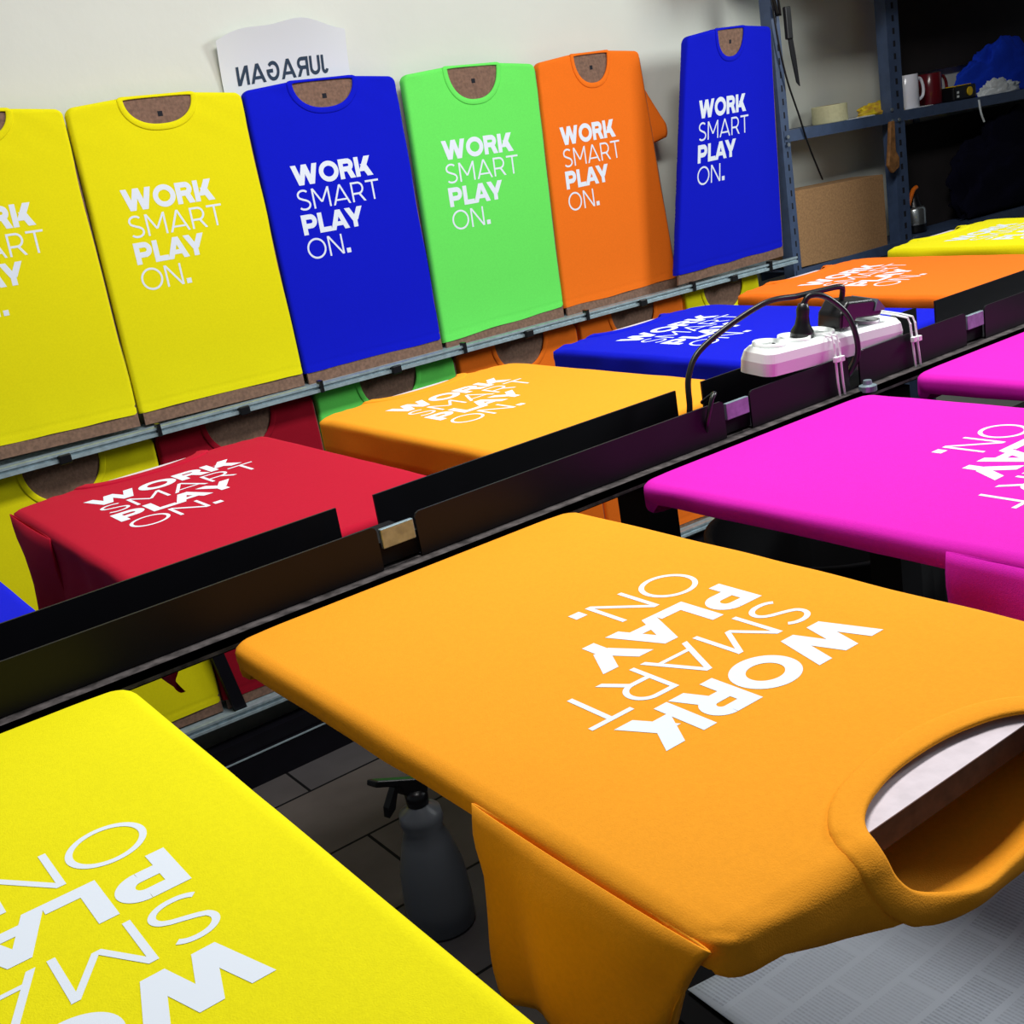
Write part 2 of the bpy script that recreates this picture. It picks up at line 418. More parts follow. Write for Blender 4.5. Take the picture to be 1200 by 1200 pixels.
def collar_mesh(cu, cv, a, bi, bo, wdt, fn, material, parent):
    n = 120; prof = [(0.0, -0.001), (0.0, 0.0012), (0.1, 0.0024), (0.5, 0.0020), (0.85, 0.0024), (1.0, 0.0014), (1.04, -0.0005)]
    v = []; k = len(prof)
    loops = [neck_loop(cu, cv, a, bi, bo, n, grow=wdt * q[0]) for q in prof]
    for i in range(n):
        for j in range(k):
            p = loops[j][i]; rib = 0.00025 * math.sin(i * math.pi) if 0 < j < k - 1 else 0
            v.append(fn(p[0], p[1], prof[j][1] + rib))
    f = [(i * k + j, ((i + 1) % n) * k + j, ((i + 1) % n) * k + j + 1, i * k + j + 1) for i in range(n) for j in range(k - 1)]
    return mk('collar', v, f, material, parent, smooth=True)

def fold(x, seed, amp, freq=18): return amp * noise.noise(Vector((x * freq, seed * 3.7, 0.3)))

# ------------------------------------------------------------------ structure
def struct(name, g, m, **kw):
    o = g.mk(name, m, None, **kw); o['kind'] = 'structure'; return o
struct('floor', G().box(-2.5, 6.5, -3.0, 1.87, -H - 0.05, -H), M['floor'])
struct('wall_back', G().box(-2.5, 6.5, 1.87, 1.97, -H, 2.0), M['wall'])

# ------------------------------------------------------------------ printing table
W = 0.45; PITCH = 0.555; LEN = 0.685
table = thing('screen_printing_table', 'long black steel printing table with a central channel between two rows of shirts', 'table', (0.6, 0.1, -H))
g = G().box(-1.3, 3.3, 0.008, 0.155, -0.008, 0.0).box(-1.3, 3.3, 0.008, 0.012, -0.012, 0.0)
g.mk('ledge', M['rail_wood'], table)
G().box(-1.3, 3.3, 0.04, 0.08, -0.026, -0.008).mk('spine_beam', M['black_dull'], table)
def channel(x0, x1, front_gap=None):
    g = G(); zf = 0.053; zb = 0.060
    spans = [(x0, x1)] if not front_gap else [(x0, front_gap[0]), (front_gap[1], x1)]
    for a, b in spans:
        # thin bent sheet with a small folded lip and rounded upper corners
        poly = [(a, 0.001), (b, 0.001), (b, zf - .006), (b - .002, zf - .002), (b - .006, zf), (a + .006, zf), (a + .002, zf - .002), (a, zf - .006)]
        g.prism(poly, lambda x, z, t: (x, t, z), 0.028, 0.031)
    poly = [(x0, 0.001), (x1, 0.001), (x1, zb), (x0, zb)]
    g.prism(poly, lambda x, z, t: (x, t, z), 0.119, 0.122)
    g.box(x0, x1, 0.031, 0.119, -0.001, 0.003)
    return g
for i in range(-2, 6):
    a = 0.254 + (i - 1) * 0.5448; b = a + 0.494
    fg = (1.005, 1.03) if a < 1.0 < b else None
    channel(a, b, fg).mk('channel', M['black_metal'], table)
for i in range(-1, 6):
    x0 = 0.208 + (i - 1) * 0.5448
    g = G().box(x0 - 0.036, x0 + 0.002, 0.034, 0.037, 0.008, 0.036).box(x0 - 0.036, x0 + 0.045, 0.037, 0.10, 0.0035, 0.012)
    g.box(x0 - 0.033, x0 + 0.006, 0.0245, 0.0275, 0.030, 0.048)
    o = G().box(x0 + 0.000, x0 + 0.043, 0.028, 0.034, 0.024, 0.047).mk('joining_plate', M['label'], table, bevel=0.001)
    G().box(x0 - 0.004, x0 + 0.05, 0.036, 0.10, 0.0035, 0.030).mk('joining_block', M['black_dull'], table)
for x in (-0.9, 0.62, 1.12, 2.5):
    G().box(x - 0.025, x + 0.025, 0.03, 0.09, -H, -0.026).mk('leg', M['black_dull'], table)
for k in range(-1, 4):      # arms under the front boards
    xc = k * PITCH + W / 2
    G().box(xc - .02, xc + .02, -0.60, 0.0, -0.055, -0.030).mk('support_arm', M['black_dull'], table)
for k in range(-1, 6):
    xc = k * PITCH + W / 2
    G().box(xc - .02, xc + .02, 0.12, 0.80, -0.055, -0.030).mk('support_arm', M['black_dull'], table)

def round_rect(x0, x1, y0, y1, r, seg=6):
    P = []
    for cx, cy, a0 in ((x1 - r, y1 - r, 0), (x0 + r, y1 - r, 90), (x0 + r, y0 + r, 180), (x1 - r, y0 + r, 270)):
        for i in range(seg + 1):
            a = math.radians(a0 + 90 * i / seg); P.append((cx + r * math.cos(a), cy + r * math.sin(a)))
    return P
def board(name, poly, fn, t0, t1, m_face, m_edge, label, cat, group, loc):
    root = thing(name, label, cat, loc, group)
    g = G(); g.prism(poly, fn, t0, t1 - 0.0008, 0); g.mk('core', m_edge, root)
    g = G(); g.prism(poly, fn, t1 - 0.0008, t1, 0); g.mk('face', m_face, root)
    return root

# ------------------------------------------------------------------ shirts lying on the table's boards
def platen_shirt(side, k, color, label, h=0.02, skirt=0.035, seed=0, sleeves=True, lettermat='ink', sag=0.03, sleeve_drop=0.14, dx=0.0, hem_drop=None, wav=0.0, bo=0.060):
    """side -1: operator side (neck towards -y); side +1: wall side (neck towards +y)"""
    x0 = k * PITCH + dx; m = SHIRT[color]; r = 0.010
    if side < 0: T = lambda u, v, n: (x0 + W - u, -v, n - 0.0)
    else: T = lambda u, v, n: (x0 + u, 0.205 + v, n)
    root = thing('t_shirt', label, 'shirt', T(W / 2, LEN / 2, 0), 'printed shirts on the table')
    R0 = (r, W - r, 0.012, LEN - r)
    def hf(qu, qv, nu, nv):
        z = h
        if nv > 0.5: z = 0.009 + sag * math.exp(-((qu - W / 2) / 0.13) ** 2)
        elif nv < -0.5: z = hem_drop if hem_drop else 0.02
        else: z = h * (1 + (0.25 * noise.noise(Vector((qv * 5, seed, 0)))))
        return z
    def fn(u, v, t):
        qu = min(max(u, R0[0]), R0[1]); qv = min(max(v, R0[2]), R0[3])
        a, b, n = wrap(u, v, t + 0.0016, R0, r, h, hf=hf)
        # seams of the shoulders slope towards the neck
        e = 1 - abs(2 * a / W - 1)
        b += 0.022 * min(1, max(0, e * 1.3)) * min(1.0, max(0, (v - 0.45) / 0.25)) ** 2
        if v > LEN - 0.012 and n < 0:      # the open collar droops outwards before it tucks under
            b += 0.26 * min(-n, 0.05) * math.exp(-((a - W / 2) / 0.14) ** 4) + 0.10 * min(-n, .05)
        if n < -0.004:       # creases in the part that hangs
            d = min(1, (-n - 0.004) / 0.03)
            if abs(u - qu) > abs(v - qv):
                s = 1 if u > qu else -1
                a += s * d * ((0.001 + wav + 0.05 * h) * (noise.noise(Vector((qv * 14, seed * 5, n * 12))) * 1.2) - 0.001)
            else:
                b += d * 0.006 * noise.noise(Vector((qu * 26, seed * 5, n * 30)))
        else:
            # slight waviness of edges
            ed = min(u - 0, W - u)
            if ed < 0.05: n -= 0.0015 * (1 + noise.noise(Vector((v * 12, seed, 4)))) * (1 - ed / 0.05)
            if v > LEN - 0.06 and abs(u - W / 2) > 0.11:
                n -= 0.0035 * (0.6 + noise.noise(Vector((u * 40, v * 12, seed)))) * (v - LEN + 0.06) / 0.06
        return T(a, b, n)
    cu, cv, ca, bi, cw = W / 2, LEN + 0.006, 0.100, 0.050, 0.020
    hole = neck_loop(cu, cv, ca, bi, bo, 72, grow=cw * 0.55)
    E = (h + skirt, h + skirt, 0.03 + (hem_drop + .02 if hem_drop else 0.03), 0.26)
    cloth_mesh(R0, E, hole, fn, 'body', m, root)
    collar_mesh(cu, cv, ca, bi, bo, cw, fn, m, root)
    # printed slogan; letters are upright towards the neck
    ou, ov = (W - 0.368 if side < 0 else 0.086), (0.516 if side < 0 else 0.572)
    nrm = (0, 0, 1)
    print_mesh(SLOGAN, lambda a, b, t: T(ou + a, ov + b, 0.0019 + t), M[lettermat], root, 'printed_slogan', nrm)
    if sleeves:
        for s in (-1, 1):
            sleeve(root, T, s, m, seed, sleeve_drop, h, 0.0025 if s == -side else -0.006)
    return root

def sleeve(root, T, s, m, seed, drop, h, start=0.0):
    n = 40; lev = 14; v = []
    for j in range(lev + 1):
        q = j / lev
        for i in range(n):
            a = 2 * math.pi * i / n; c, sn = math.cos(a), math.sin(a)
            top_v = (0.447 + LEN - 0.002) / 2; top_l = (LEN - 0.449) / 2
            hem_v = 0.527; hem_l = 0.078
            e = q ** 0.85
            vc = top_v + (hem_v - top_v) * e; vl = top_l + (hem_l - top_l) * e
            wob = 0.010 * q * noise.noise(Vector((a * 1.7, q * 1.6, seed + s))) * 2
            w = 0.0035 + 0.024 * math.sin(min(1, q * 1.2) * math.pi / 2)
            vv = vc + vl * c
            edge = start + (-0.006) * q + w * sn * 0.75 + wob * 0.9 + 0.009 * math.sin(a * 3 + seed + q * 1.6) * q
            out = edge
            fall = drop * (1 + 0.10 * (1 - c) * 0.5 + 0.05 * math.sin(a * 2 + seed))
            z = -0.0065 - q * fall
            # puff out where it leaves the shoulder
            if sn > 0: out += 0.010 * math.sin(min(1, q * 3) * math.pi) * 0.4
            uu = -out if s < 0 else W + out
            v.append(T(uu, vv + 0.0, z))
    f = [(j * n + i, j * n + (i + 1) % n, (j + 1) * n + (i + 1) % n, (j + 1) * n + i) for j in range(lev) for i in range(n)]
    o = mk('sleeve', v, f, m, root, smooth=True)
    md = o.modifiers.new('cloth', 'SOLIDIFY'); md.thickness = 0.0014; md.offset = 0
    return o

names_front = [(-1, 'yellow', 'bright yellow printed t-shirt on the nearest table board, in the lower left corner'),
               (0, 'gold', 'large golden orange printed t-shirt whose open collar faces the viewer'),
               (1, 'magenta', 'magenta printed t-shirt on the near side of the table, next to the golden orange one'),
               (2, 'magenta', 'magenta t-shirt at the right edge, farther one of the two pink shirts')]
for k, c, lab in names_front:
    platen_shirt(-1, k, c, lab, h=0.008, skirt=0.032, seed=k + 3.3, wav=0.003, sag=0.033, bo=0.036)
    x0 = k * PITCH
    poly = [(x0 + .012, -0.014), (x0 + .012, -LEN + .022), (x0 + .022, -LEN + .006), (x0 + W - .022, -LEN + .006), (x0 + W - .012, -LEN + .022), (x0 + W - .012, -0.014)]
    board('table_board', poly, lambda x, y, t: (x, y, t), -0.024, -0.0045, M['platen'], M['platen_edge'],
          ['pale laminate board under the bright yellow shirt in the lower left', 'pale laminate board with brown edge, showing in the large golden orange shirt collar',
           'pale laminate board under the nearer magenta shirt', 'pale laminate board under the farther magenta shirt'][k + 1], 'board', 'boards on the near side of the table', (x0 + W / 2, -LEN / 2, -0.022))

names_back = [(-1, 'blue', 'blue t-shirt of which only a corner shows at the left edge, behind the black channel', 0.03),
              (0, 'red', 'crimson red printed t-shirt lying on the wall side of the table', 0.105),
              (1, 'gold', 'golden orange printed t-shirt on the wall side, between the red and the blue ones', 0.050),
              (2, 'blue', 'royal blue printed t-shirt lying flat behind the white power strip', 0.040),
              (3, 'orange', 'orange printed t-shirt lying between the blue and the far yellow one', 0.016),
              (4, 'yellow', 'yellow printed t-shirt lying farthest on the table, before the steel shelf', 0.016)]
for k, c, lab, hh in names_back:
    platen_shirt(1, k, c, lab, h=hh, skirt=0.035, seed=k + 9.1, sleeves=(k == 0), wav=(0.004 if k > 2 else 0.0), sleeve_drop=0.26)
    x0 = k * PITCH; y1 = 0.205 + LEN
    poly = [(x0 + .004, 0.21), (x0 + W - .004, 0.21), (x0 + W - .004, y1 - .012), (x0 + W - .10, y1 + .030), (x0 + W - .17, y1 + .040),
            (x0 + .17, y1 + .040), (x0 + .10, y1 + .030), (x0 + .004, y1 - .012)]
    poly = [(x0 + .012, 0.22), (x0 + W - .012, 0.22), (x0 + W - .012, y1 - .022), (x0 + W - .125, y1 - .002), (x0 + W - .145, y1 + .018),
            (x0 + .145, y1 + .018), (x0 + .125, y1 - .002), (x0 + .012, y1 - .022)]
    board('table_board', poly, lambda x, y, t: (x, y, t), -0.024, -0.0045, M['platen'], M['platen_edge'],
          'pale laminate board under the ' + ['blue cloth at the left edge', 'crimson red shirt', 'golden orange shirt on the wall side', 'royal blue shirt lying on the table', 'far orange shirt', 'farthest yellow shirt'][k + 1],
          'board', 'boards on the wall side of the table', (x0 + W / 2, 0.55, -0.022))

# ------------------------------------------------------------------ drying rack along the wall
rack = thing('drying_rack', 'two-tier shirt drying rack of aluminium rails along the wall', 'rack', (1.0, 1.70, -H))
SH = 0.0115
def zr(x): return -0.071 - SH * (x - 0.14)
X0, X1 = -0.75, 2.735
g = G()
for a, b in ((0.0, -0.006), (-0.013, -0.021)): g.box(X0, X1, 1.640, 1.650, zr(X0) + b, zr(X0) + a, shear=SH)
g.box(X0, X1, 1.646, 1.652, zr(X0) - .021, zr(X0), shear=SH)
g.box(X0, X1, 1.650, 1.80, zr(X0) - .021, zr(X0) - .012, shear=SH)
g.mk('upper_rail', M['alu'], rack)
def zl(x): return -0.832 - 0.02 * (x - 0.3)
g = G().box(X0, X1, 1.650, 1.658, zl(X0) - .006, zl(X0), shear=.02).box(X0, X1, 1.650, 1.658, zl(X0) - .022, zl(X0) - .015, shear=.02).box(X0, X1, 1.656, 1.78, zl(X0) - .022, zl(X0) - .004, shear=.02)
g.mk('lower_rail', M['alu'], rack)
g = G().box(X0, X1, 1.655, 1.70, -H + .09, -0.92, shear=0).box(X0, X1, 1.640, 1.70, -H, -H + .088)
g.mk('base_beam', M['black_metal'], rack)
G().box(X0, X1, 1.638, 1.642, -H + .086, -H + .089).mk('edge_highlight', M['alu'], rack)  # pale strip that paints the highlight along the beam's edge
LOWX = [(-0.39, 0.050), (0.055, 0.500), (0.504, 0.932), (0.935, 1.376), (1.380, 1.815), (1.820, 2.250), (2.256, 2.600)]
for a, b in LOWX:
    c = (a + b) / 2
    G().box(c - .014, c + .014, 1.632, 1.655, zr(c) - .026, zr(c) - .004).mk('clamp', M['black_plastic'], rack, bevel=.003)
    G().box(b - .003, b + .006, 1.634, 1.654, zr(b) - .022, zr(b) + .008).mk('stop', M['black_plastic'], rack)
def strut(x, xb):
    G().prism([(x - .016, -.45), (x + .016, -.45), (xb + .016, -.855), (xb - .016, -.855)], lambda a, z, t: (a, t, z), 1.66, 1.68).mk('upright', M['black_metal'], rack)
strut(0.475, 0.535); strut(2.66, 2.66); strut(-0.6, -0.6)

def wall_shirt(color, Q, yb, yt, label, tier, seed, hem_tilt=0.0, text=True, neck=(0.085, 0.055, 0.004), slope=0.012, board_h=0.03, tu=None, tz=None, group=None, texts=0.95, blabel=None, sleeve_right=False, dark=False):
    """Q: bottom-left, bottom-right, top-left, top-right as (x, z)"""
    (bx0, bz0), (bx1, bz1), (tx0, tz0), (tx1, tz1) = Q
    Wd = math.hypot(bx1 - bx0, bz1 - bz0); Ht = math.hypot((tx0 - bx0), (tz0 - bz0))
    nrm = Vector((0, -(tz0 - bz0), -(yb - yt) * -1)).normalized() if False else Vector((0, -1, 0.08)).normalized()
    def T(u, v, n):
        a = u / Wd; b = v / Ht
        x = (bx0 * (1 - a) + bx1 * a) * (1 - b) + (tx0 * (1 - a) + tx1 * a) * b
        z = (bz0 * (1 - a) + bz1 * a) * (1 - b) + (tz0 * (1 - a) + tz1 * a) * b
        y = yb + (yt - yb) * b
        return (x + n * nrm[0], y + n * nrm[1], z + n * nrm[2])
    root = thing('t_shirt', label, 'shirt', T(Wd / 2, 0.05, 0), group)
    r = 0.005; R0 = (r + .001, Wd - r - .001, 0.0, Ht - r); m = SHIRT[color]
    def fn(u, v, t):
        a, b, n = wrap(u, v, t + 0.0016, R0, r, 0.012)
        e = 1 - abs(2 * a / Wd - 1)
        b += slope * min(1, e * 1.6) * max(0, (v / Ht - 0.55) / 0.45) ** 2
        # the hem sags a little and ripples
        q = max(0, 1 - v / 0.05)
        b += q * (hem_tilt * (a / Wd - 0.5) + 0.004 * noise.noise(Vector((a * 9, seed, 1))))
        if 0 <= v < 0.10 and n > -0.002: n += 0.0030 * (0.5 + noise.noise(Vector((a * 10, v * 6, seed)))) * (1 - v / .10)
        if 0.017 < v < 0.021: n -= 0.0010
        # stretch folds running from the collar to the shoulders
        if v > Ht * 0.80 and n > -0.002:
            n += 0.0028 * (0.55 + noise.noise(Vector((a * 14 + v * 10, v * 24, seed)))) * (v / Ht - 0.80) * 5
        # side edges wave slightly in and out
        if a > Wd - 0.06: a -= 0.004 * (1 + noise.noise(Vector((v * 5, seed, 7)))) * (a - Wd + 0.06) / 0.06
        return T(a, b, n)
    ca, bi, bo = neck; cu, cv = Wd / 2, Ht - 0.006
    hole = neck_loop(cu, cv, ca, bi, bo, 64, grow=0.008)
    cloth_mesh(R0, (0.032, 0.032, 0, 0.035), hole, fn, 'body', m, root)
    collar_mesh(cu, cv, ca, bi, bo, 0.014, fn, m, root)
    if text:
        uu = tu if tu is not None else 0.075; vv = tz if tz is not None else 0.525
        print_mesh(SLOGAN, lambda a, b, t: T(uu + a * texts, vv + b * texts, 0.0020 + t), M['ink'], root, 'printed_slogan', (0, -1, 0))
    if sleeve_right:
        v = []; n = 16; lev = 8
        for j in range(lev + 1):
            q = j / lev
            for i in range(n):
                a = 2 * math.pi * i / n
                cz = Ht * (0.735) - q * 0.045; hl = 0.095 * (1 - 0.72 * q)
                v.append(T(Wd - 0.006 + 0.072 * q , cz + hl * math.cos(a) - 0.01 * q, -0.012 + (0.007 + .006 * q) * math.sin(a)))
        f = [(j * n + i, j * n + (i + 1) % n, (j + 1) * n + (i + 1) % n, (j + 1) * n + i) for j in range(lev) for i in range(n)] + [tuple(lev * n + i for i in range(n))]
        mk('sleeve', v, f, m, root, smooth=True)
    # hardboard behind it
    P = [(0.005, -board_h), (Wd - .005, -board_h), (Wd - .005, Ht - .02), (Wd - .03, Ht - .008), (Wd / 2 + .08, Ht + slope - .004), (Wd / 2 - .08, Ht + slope - .004), (.03, Ht - .008), (.005, Ht - .02)]
    br = thing('shirt_board', blabel, 'board', T(Wd / 2, -board_h, -0.004), group.replace('shirts', 'boards'))
    G().prism(P, T, -0.0065, 0.0004).mk('panel', M['masonite'], br)
    if tier == 1: G().prism([(cu - .006, cv - .03), (cu + .006, cv - .03), (cu + .006, cv - .018), (cu - .006, cv - .018)], T, 0.0004, 0.0008).mk('pencil_mark', M['hole'], br)
    return root, T

UP = [('yellow', [(0.062, -0.034), (0.497, -0.049), (0.105, 0.672), (0.528, 0.657)], 'yellow printed shirt on the wall, cut off by the left edge', 'brown hardboard behind the wall shirt at the left edge'),
      ('yellow', [(0.500, -0.050), (0.940, -0.061), (0.532, 0.657), (0.970, 0.643)], 'yellow printed wall shirt left of the blue one under the paper', 'brown hardboard behind the fully visible yellow wall shirt'),
      ('blue', [(0.943, -0.062), (1.373, -0.071), (0.973, 0.645), (1.419, 0.634)], 'royal blue printed shirt on the wall between the yellow and green ones', 'brown hardboard behind the blue wall shirt beside the green one'),
      ('green', [(1.378, -0.072), (1.812, -0.080), (1.441, 0.633), (1.896, 0.617)], 'lime green printed shirt standing on the wall rail', 'brown hardboard behind the lime green wall shirt'),
      ('orange', [(1.816, -0.080), (2.281, -0.079), (1.899, 0.618), (2.300, 0.614)], 'orange printed shirt on the wall rail with a sleeve sticking out', 'brown hardboard behind the orange wall shirt')]
for i, (c, Q, lab, bl) in enumerate(UP):
    wall_shirt(c, Q, 1.738, 1.808, lab, 1, i * 1.7, tu=(0.078, 0.078, 0.08, 0.085, 0.060)[i], tz=(0.515, 0.515, 0.516, 0.527, 0.516)[i], group='printed shirts standing in the upper tier', blabel=bl, sleeve_right=(i == 4),
               texts=(.93, .93, .93, .95, .95)[i], hem_tilt=(0, 0, 0, 0.02, 0.0)[i], neck=((0.085, .052, .002), (0.085, .055, .002), (0.085, .06, .002), (0.08, .08, .002), (0.075, .075, .002))[i])
wall_shirt('blue', [(2.203, -0.060), (2.690, -0.060), (2.372, 0.627), (2.745, 0.625)], 1.655, 1.672, 'royal blue printed shirt leaning against the steel shelf post', 1, 12.3,
           tu=0.075, tz=0.515, group='printed shirts standing in the upper tier', blabel='brown hardboard behind the blue shirt that leans on the shelf post', texts=1.0, slope=0.012, neck=(0.075, .075, .002))
LC = ['blue', 'yellow', 'maroon', 'green', 'orange', 'orange', 'yellow']
LL = ['blue shirt in the lower rack tier at the left edge', 'yellow shirt in the lower rack tier, behind the red shirt on the table', 'dark red shirt in the lower rack tier, between yellow and green',
      'lime green shirt in the lower rack tier under the blue wall shirt', 'orange shirt in the lower rack tier, next to the green one', 'orange shirt in the lower rack tier, next to the last yellow one', 'yellow shirt in the lower rack tier, last at the right']
for i, (a, b) in enumerate(LOWX):
    zt = zr((a + b) / 2) - 0.030; zb = -0.797 - 0.03 * (a - 0.0)
    wall_shirt(LC[i], [(a, zb), (b, zb - .012), (a, zt + .004), (b, zt - .002)], 1.690, 1.694, LL[i], 0, 20 + i * 2.3, text=False, group='shirts standing in the lower tier',
               blabel='brown hardboard under the ' + LL[i].replace(' in the lower rack tier', ' low on the rack').replace('behind the red shirt on the table', 'behind the crimson one'), slope=0.006, board_h=0.025, neck=(0.088, .085, .002), texts=0.9)

# ------------------------------------------------------------------ paper on the wall
pr = thing('wall_paper_sheet', 'white paper sheet curling off the wall with JURAGAN in mirror writing', 'paper', (1.13, 1.85, 0.6))
def pf(x, z, t=0):
    q = (x - 1.132) / 0.18; zz = (z - 0.64) / 0.15
    lift = 0.004 + max(0, zz) ** 1.6 * (0.035 * (1 - 0.4 * q * q))
    return (x, 1.868 - lift - t, z - 0.012 * q * q * max(0, zz))
v = []; n = 30; mm = 24
for j in range(mm + 1):
    for i in range(n + 1):
        q = i / n * 2 - 1; x = 1.132 + 0.183 * q; z = 0.45 + (0.352 + 0.005 * math.sin(i * .4) - 0.018 * q * q) * j / mm
        v.append(pf(x, z))
f = [(j * (n + 1) + i, j * (n + 1) + i + 1, (j + 1) * (n + 1) + i + 1, (j + 1) * (n + 1) + i) for j in range(mm) for i in range(n)]
mk('sheet', v, f, M['paper'], pr, smooth=True)
JU = lettering([('JURAGAN', .19, .10)], 0.047, 0.06)
wmax = max(q[0] for p in JU for q in p); sx = 0.262 / wmax
print_mesh(JU, lambda a, b, t: pf(1.252 - a * sx, 0.716 + b - (a * sx) * 0.02, 0.0008 + t), M['navy_ink'], pr, 'mirrored_lettering', (0, -1, 0))

# ------------------------------------------------------------------ steel shelf
shelf = thing('steel_shelf', 'slate blue slotted-angle steel shelf unit in the far right corner', 'shelf', (3.5, 1.78, -H))
def post(x, w=0.045, zt=1.15, y=1.70, back=False, hand=1):
    g = G().box(x, x + w, y, y + .003, -H, zt).box(x - .003 if hand > 0 else x + w, x if hand > 0 else x + w + .003, y, y + .045, -H, zt)
    z = -0.5
    while z < zt - .05:
        g.box(x + w * .42, x + w * .60, y - .0006, y + .001, z, z + .020, 1)
        z += 0.042
    g.mk('post', M['shelf_steel'], shelf, mats=[M['hole']])
post(2.782, 0.036); post(3.360, 0.066); post(5.0, 0.05)
for x in (3.70, 5.0):
    G().box(x, x + .035, 1.862, 1.866, -H, 1.15).mk('post', M['shelf_steel'], shelf)
def tray(z, x0, x1, sh, th=.034):
    g = G().box(x0, x1, 1.698, 1.701, z - th, z, shear=sh).box(x0, x1, 1.701, 1.862, z - .004, z - .001, shear=sh).box(x0, x1, 1.860, 1.863, z - th, z, shear=sh)
    g.mk('tray', M['shelf_steel'], shelf)
ZS = 0.300
def zs(x): return ZS - 0.016 * (x - 2.79)
tray(ZS, 2.79, 5.0, 0.016, .036)
tray(0.800, 2.70, 5.0, 0.0); tray(-0.16, 2.79, 5.0, 0.006)
for x, z in ((2.80, .28), (2.80, .255), (3.352, .262), (3.385, .262), (3.352, .30)):
    G().lathe([(0, -.004), (.006, -.004), (.006, 0)], (x, 1.694 if x < 3.35 or x > 3.36 else 1.697, z), 12, axis='y').mk('bolt', M['bolt'], shelf)

# things on the middle shelf
def mug(x, y, z, r, h, m, label, handle=1):
    o = thing('mug', label, 'mug', (x, y, z))
    G().lathe([(0, 0.0), (r * .93, 0), (r, .004), (r, h - .001), (r - .001, h), (r - .004, h - .001), (r - .005, .006), (0, .006)], (x, y, z), 40).mk('body', m, o, smooth=True)
    P = [(x + r * .9 * handle, y - .01, z + h * .80), (x + (r + .022) * handle, y - .014, z + h * .84), (x + (r + .036) * handle, y - .016, z + h * .58), (x + (r + .030) * handle, y - .015, z + h * .30), (x + r * .9 * handle, y - .01, z + h * .17)]
    G().tube(spline(P, 8), .0058, 10).mk('handle', m, o, smooth=True)
z = zs(3.45)
mug(3.530, 1.765, zs(3.53), 0.045, 0.118, M['ceramic_white'], 'white ceramic mug standing on the steel shelf')
mug(3.700, 1.785, zs(3.7) , 0.044, 0.112, M['ceramic_red'], 'dark red mug standing behind the white mug handle', handle=1)
t = thing('tape_roll', 'roll of beige masking tape lying on the steel shelf', 'tape', (3.115, 1.775, zs(3.115)))
zz = zs(3.115)
G().lathe([(.038, 0), (.060, 0), (.061, .002), (.061, .056), (.060, .058), (.038, .058), (.038, 0)], (3.115, 1.775, zz), 48).mk('tape', M['tape'], t, smooth=False)
G().lathe([(.035, -.0), (.038, 0), (.038, .058), (.035, .058), (.035, 0)], (3.115, 1.775, zz), 48).mk('core', M['card'], t)
# yellow wrapper and papers
def crumple(name, label, cat, c, rx, ry, rz, m, seed, lumps=0.35, fr=3, n=40, flat=0.0, grp=None):
    v = []; f = []; k = n // 2
    for j in range(k + 1):
        ph = math.pi / 2 * j / k * 1.0
        for i in range(n):
            a = 2 * math.pi * i / n
            d = Vector((math.cos(a) * math.cos(ph), math.sin(a) * math.cos(ph), math.sin(ph)))
            rr = 1 + lumps * noise.fractal(d * fr + Vector((seed, seed, 0)), 0.8, 2.1, 4)
            v.append((c[0] + rx * d.x * rr, c[1] + ry * d.y * rr, c[2] + max(0, rz * d.z * rr)))
    f = [(j * n + i, j * n + (i + 1) % n, (j + 1) * n + (i + 1) % n, (j + 1) * n + i) for j in range(k) for i in range(n)] + [tuple(range(n - 1, -1, -1))]
    o = mk(name, v, f, m, None, smooth=True, loc=c); tag(o, label, cat, grp); return o
crumple('yellow_wrapper', 'crumpled yellow wrapper lying on the shelf behind the post', 'wrapper', (3.40, 1.775, zs(3.40) - .001), 0.14, 0.035, 0.045, M['yellow_print'], 3.1, .3, 3)
g = G().prism([(3.45, 1.704), (3.60, 1.704), (3.57, 1.82), (3.45, 1.80)], lambda x, y, t: (x, y, t + zs(3.45) - 0.002), 0.0, 0.002)
o = g.mk('paper_slip', M['paper'], None); tag(o, 'white paper slip lying under the white mug', 'paper')
g = G().prism([(3.13, 1.705), (3.27, 1.705), (3.26, 1.75), (3.13, 1.75)], lambda x, y, t: (x, y, t + zs(3.2) - 0.002), 0.0, 0.004)
o = g.mk('folded_leaflet', M['paper'], None); tag(o, 'folded pale leaflet lying between the tape roll and the yellow wrapper', 'paper')
t = thing('tape_measure', 'black tape measure with a round yellow button, lying beside the dark red mug', 'tape measure', (3.73, 1.74, zs(3.73)))
zz = zs(3.74) - .002
G().box(3.742, 3.885, 1.712, 1.77, zz, zz + .052).mk('case', M['black_plastic'], t, bevel=.008)
G().lathe([(0, -.003), (.016, -.003), (.016, .004)], (3.838, 1.711, zz + .028), 24, axis='y').mk('button', M['yellow_dot'], t)
G().box(3.760, 3.860, 1.718, 1.76, zz + .052, zz + .0545).mk('top_band', M['yellow_dot'], t)
G().box(3.760, 3.772, 1.7105, 1.712, zz + .012, zz + .02).box(3.760, 3.772, 1.7105, 1.712, zz + .026, zz + .034).mk('white_mark', M['white_plastic'], t)
crumple('blue_cloth', 'blue crumpled cloth heaped on the right end of the shelf', 'cloth', (4.20, 1.785, zs(4.2) - .001), 0.33, 0.05, 0.20, M['navy_cloth'], 1.3, .24, 1.8, 72)
crumple('white_cloth', 'small white crumpled rag lying before the blue cloth heap', 'cloth', (4.04, 1.720, zs(4.02) - .001), 0.12, 0.016, 0.05, M['white_cloth'], 5.2, .4, 3, 48)
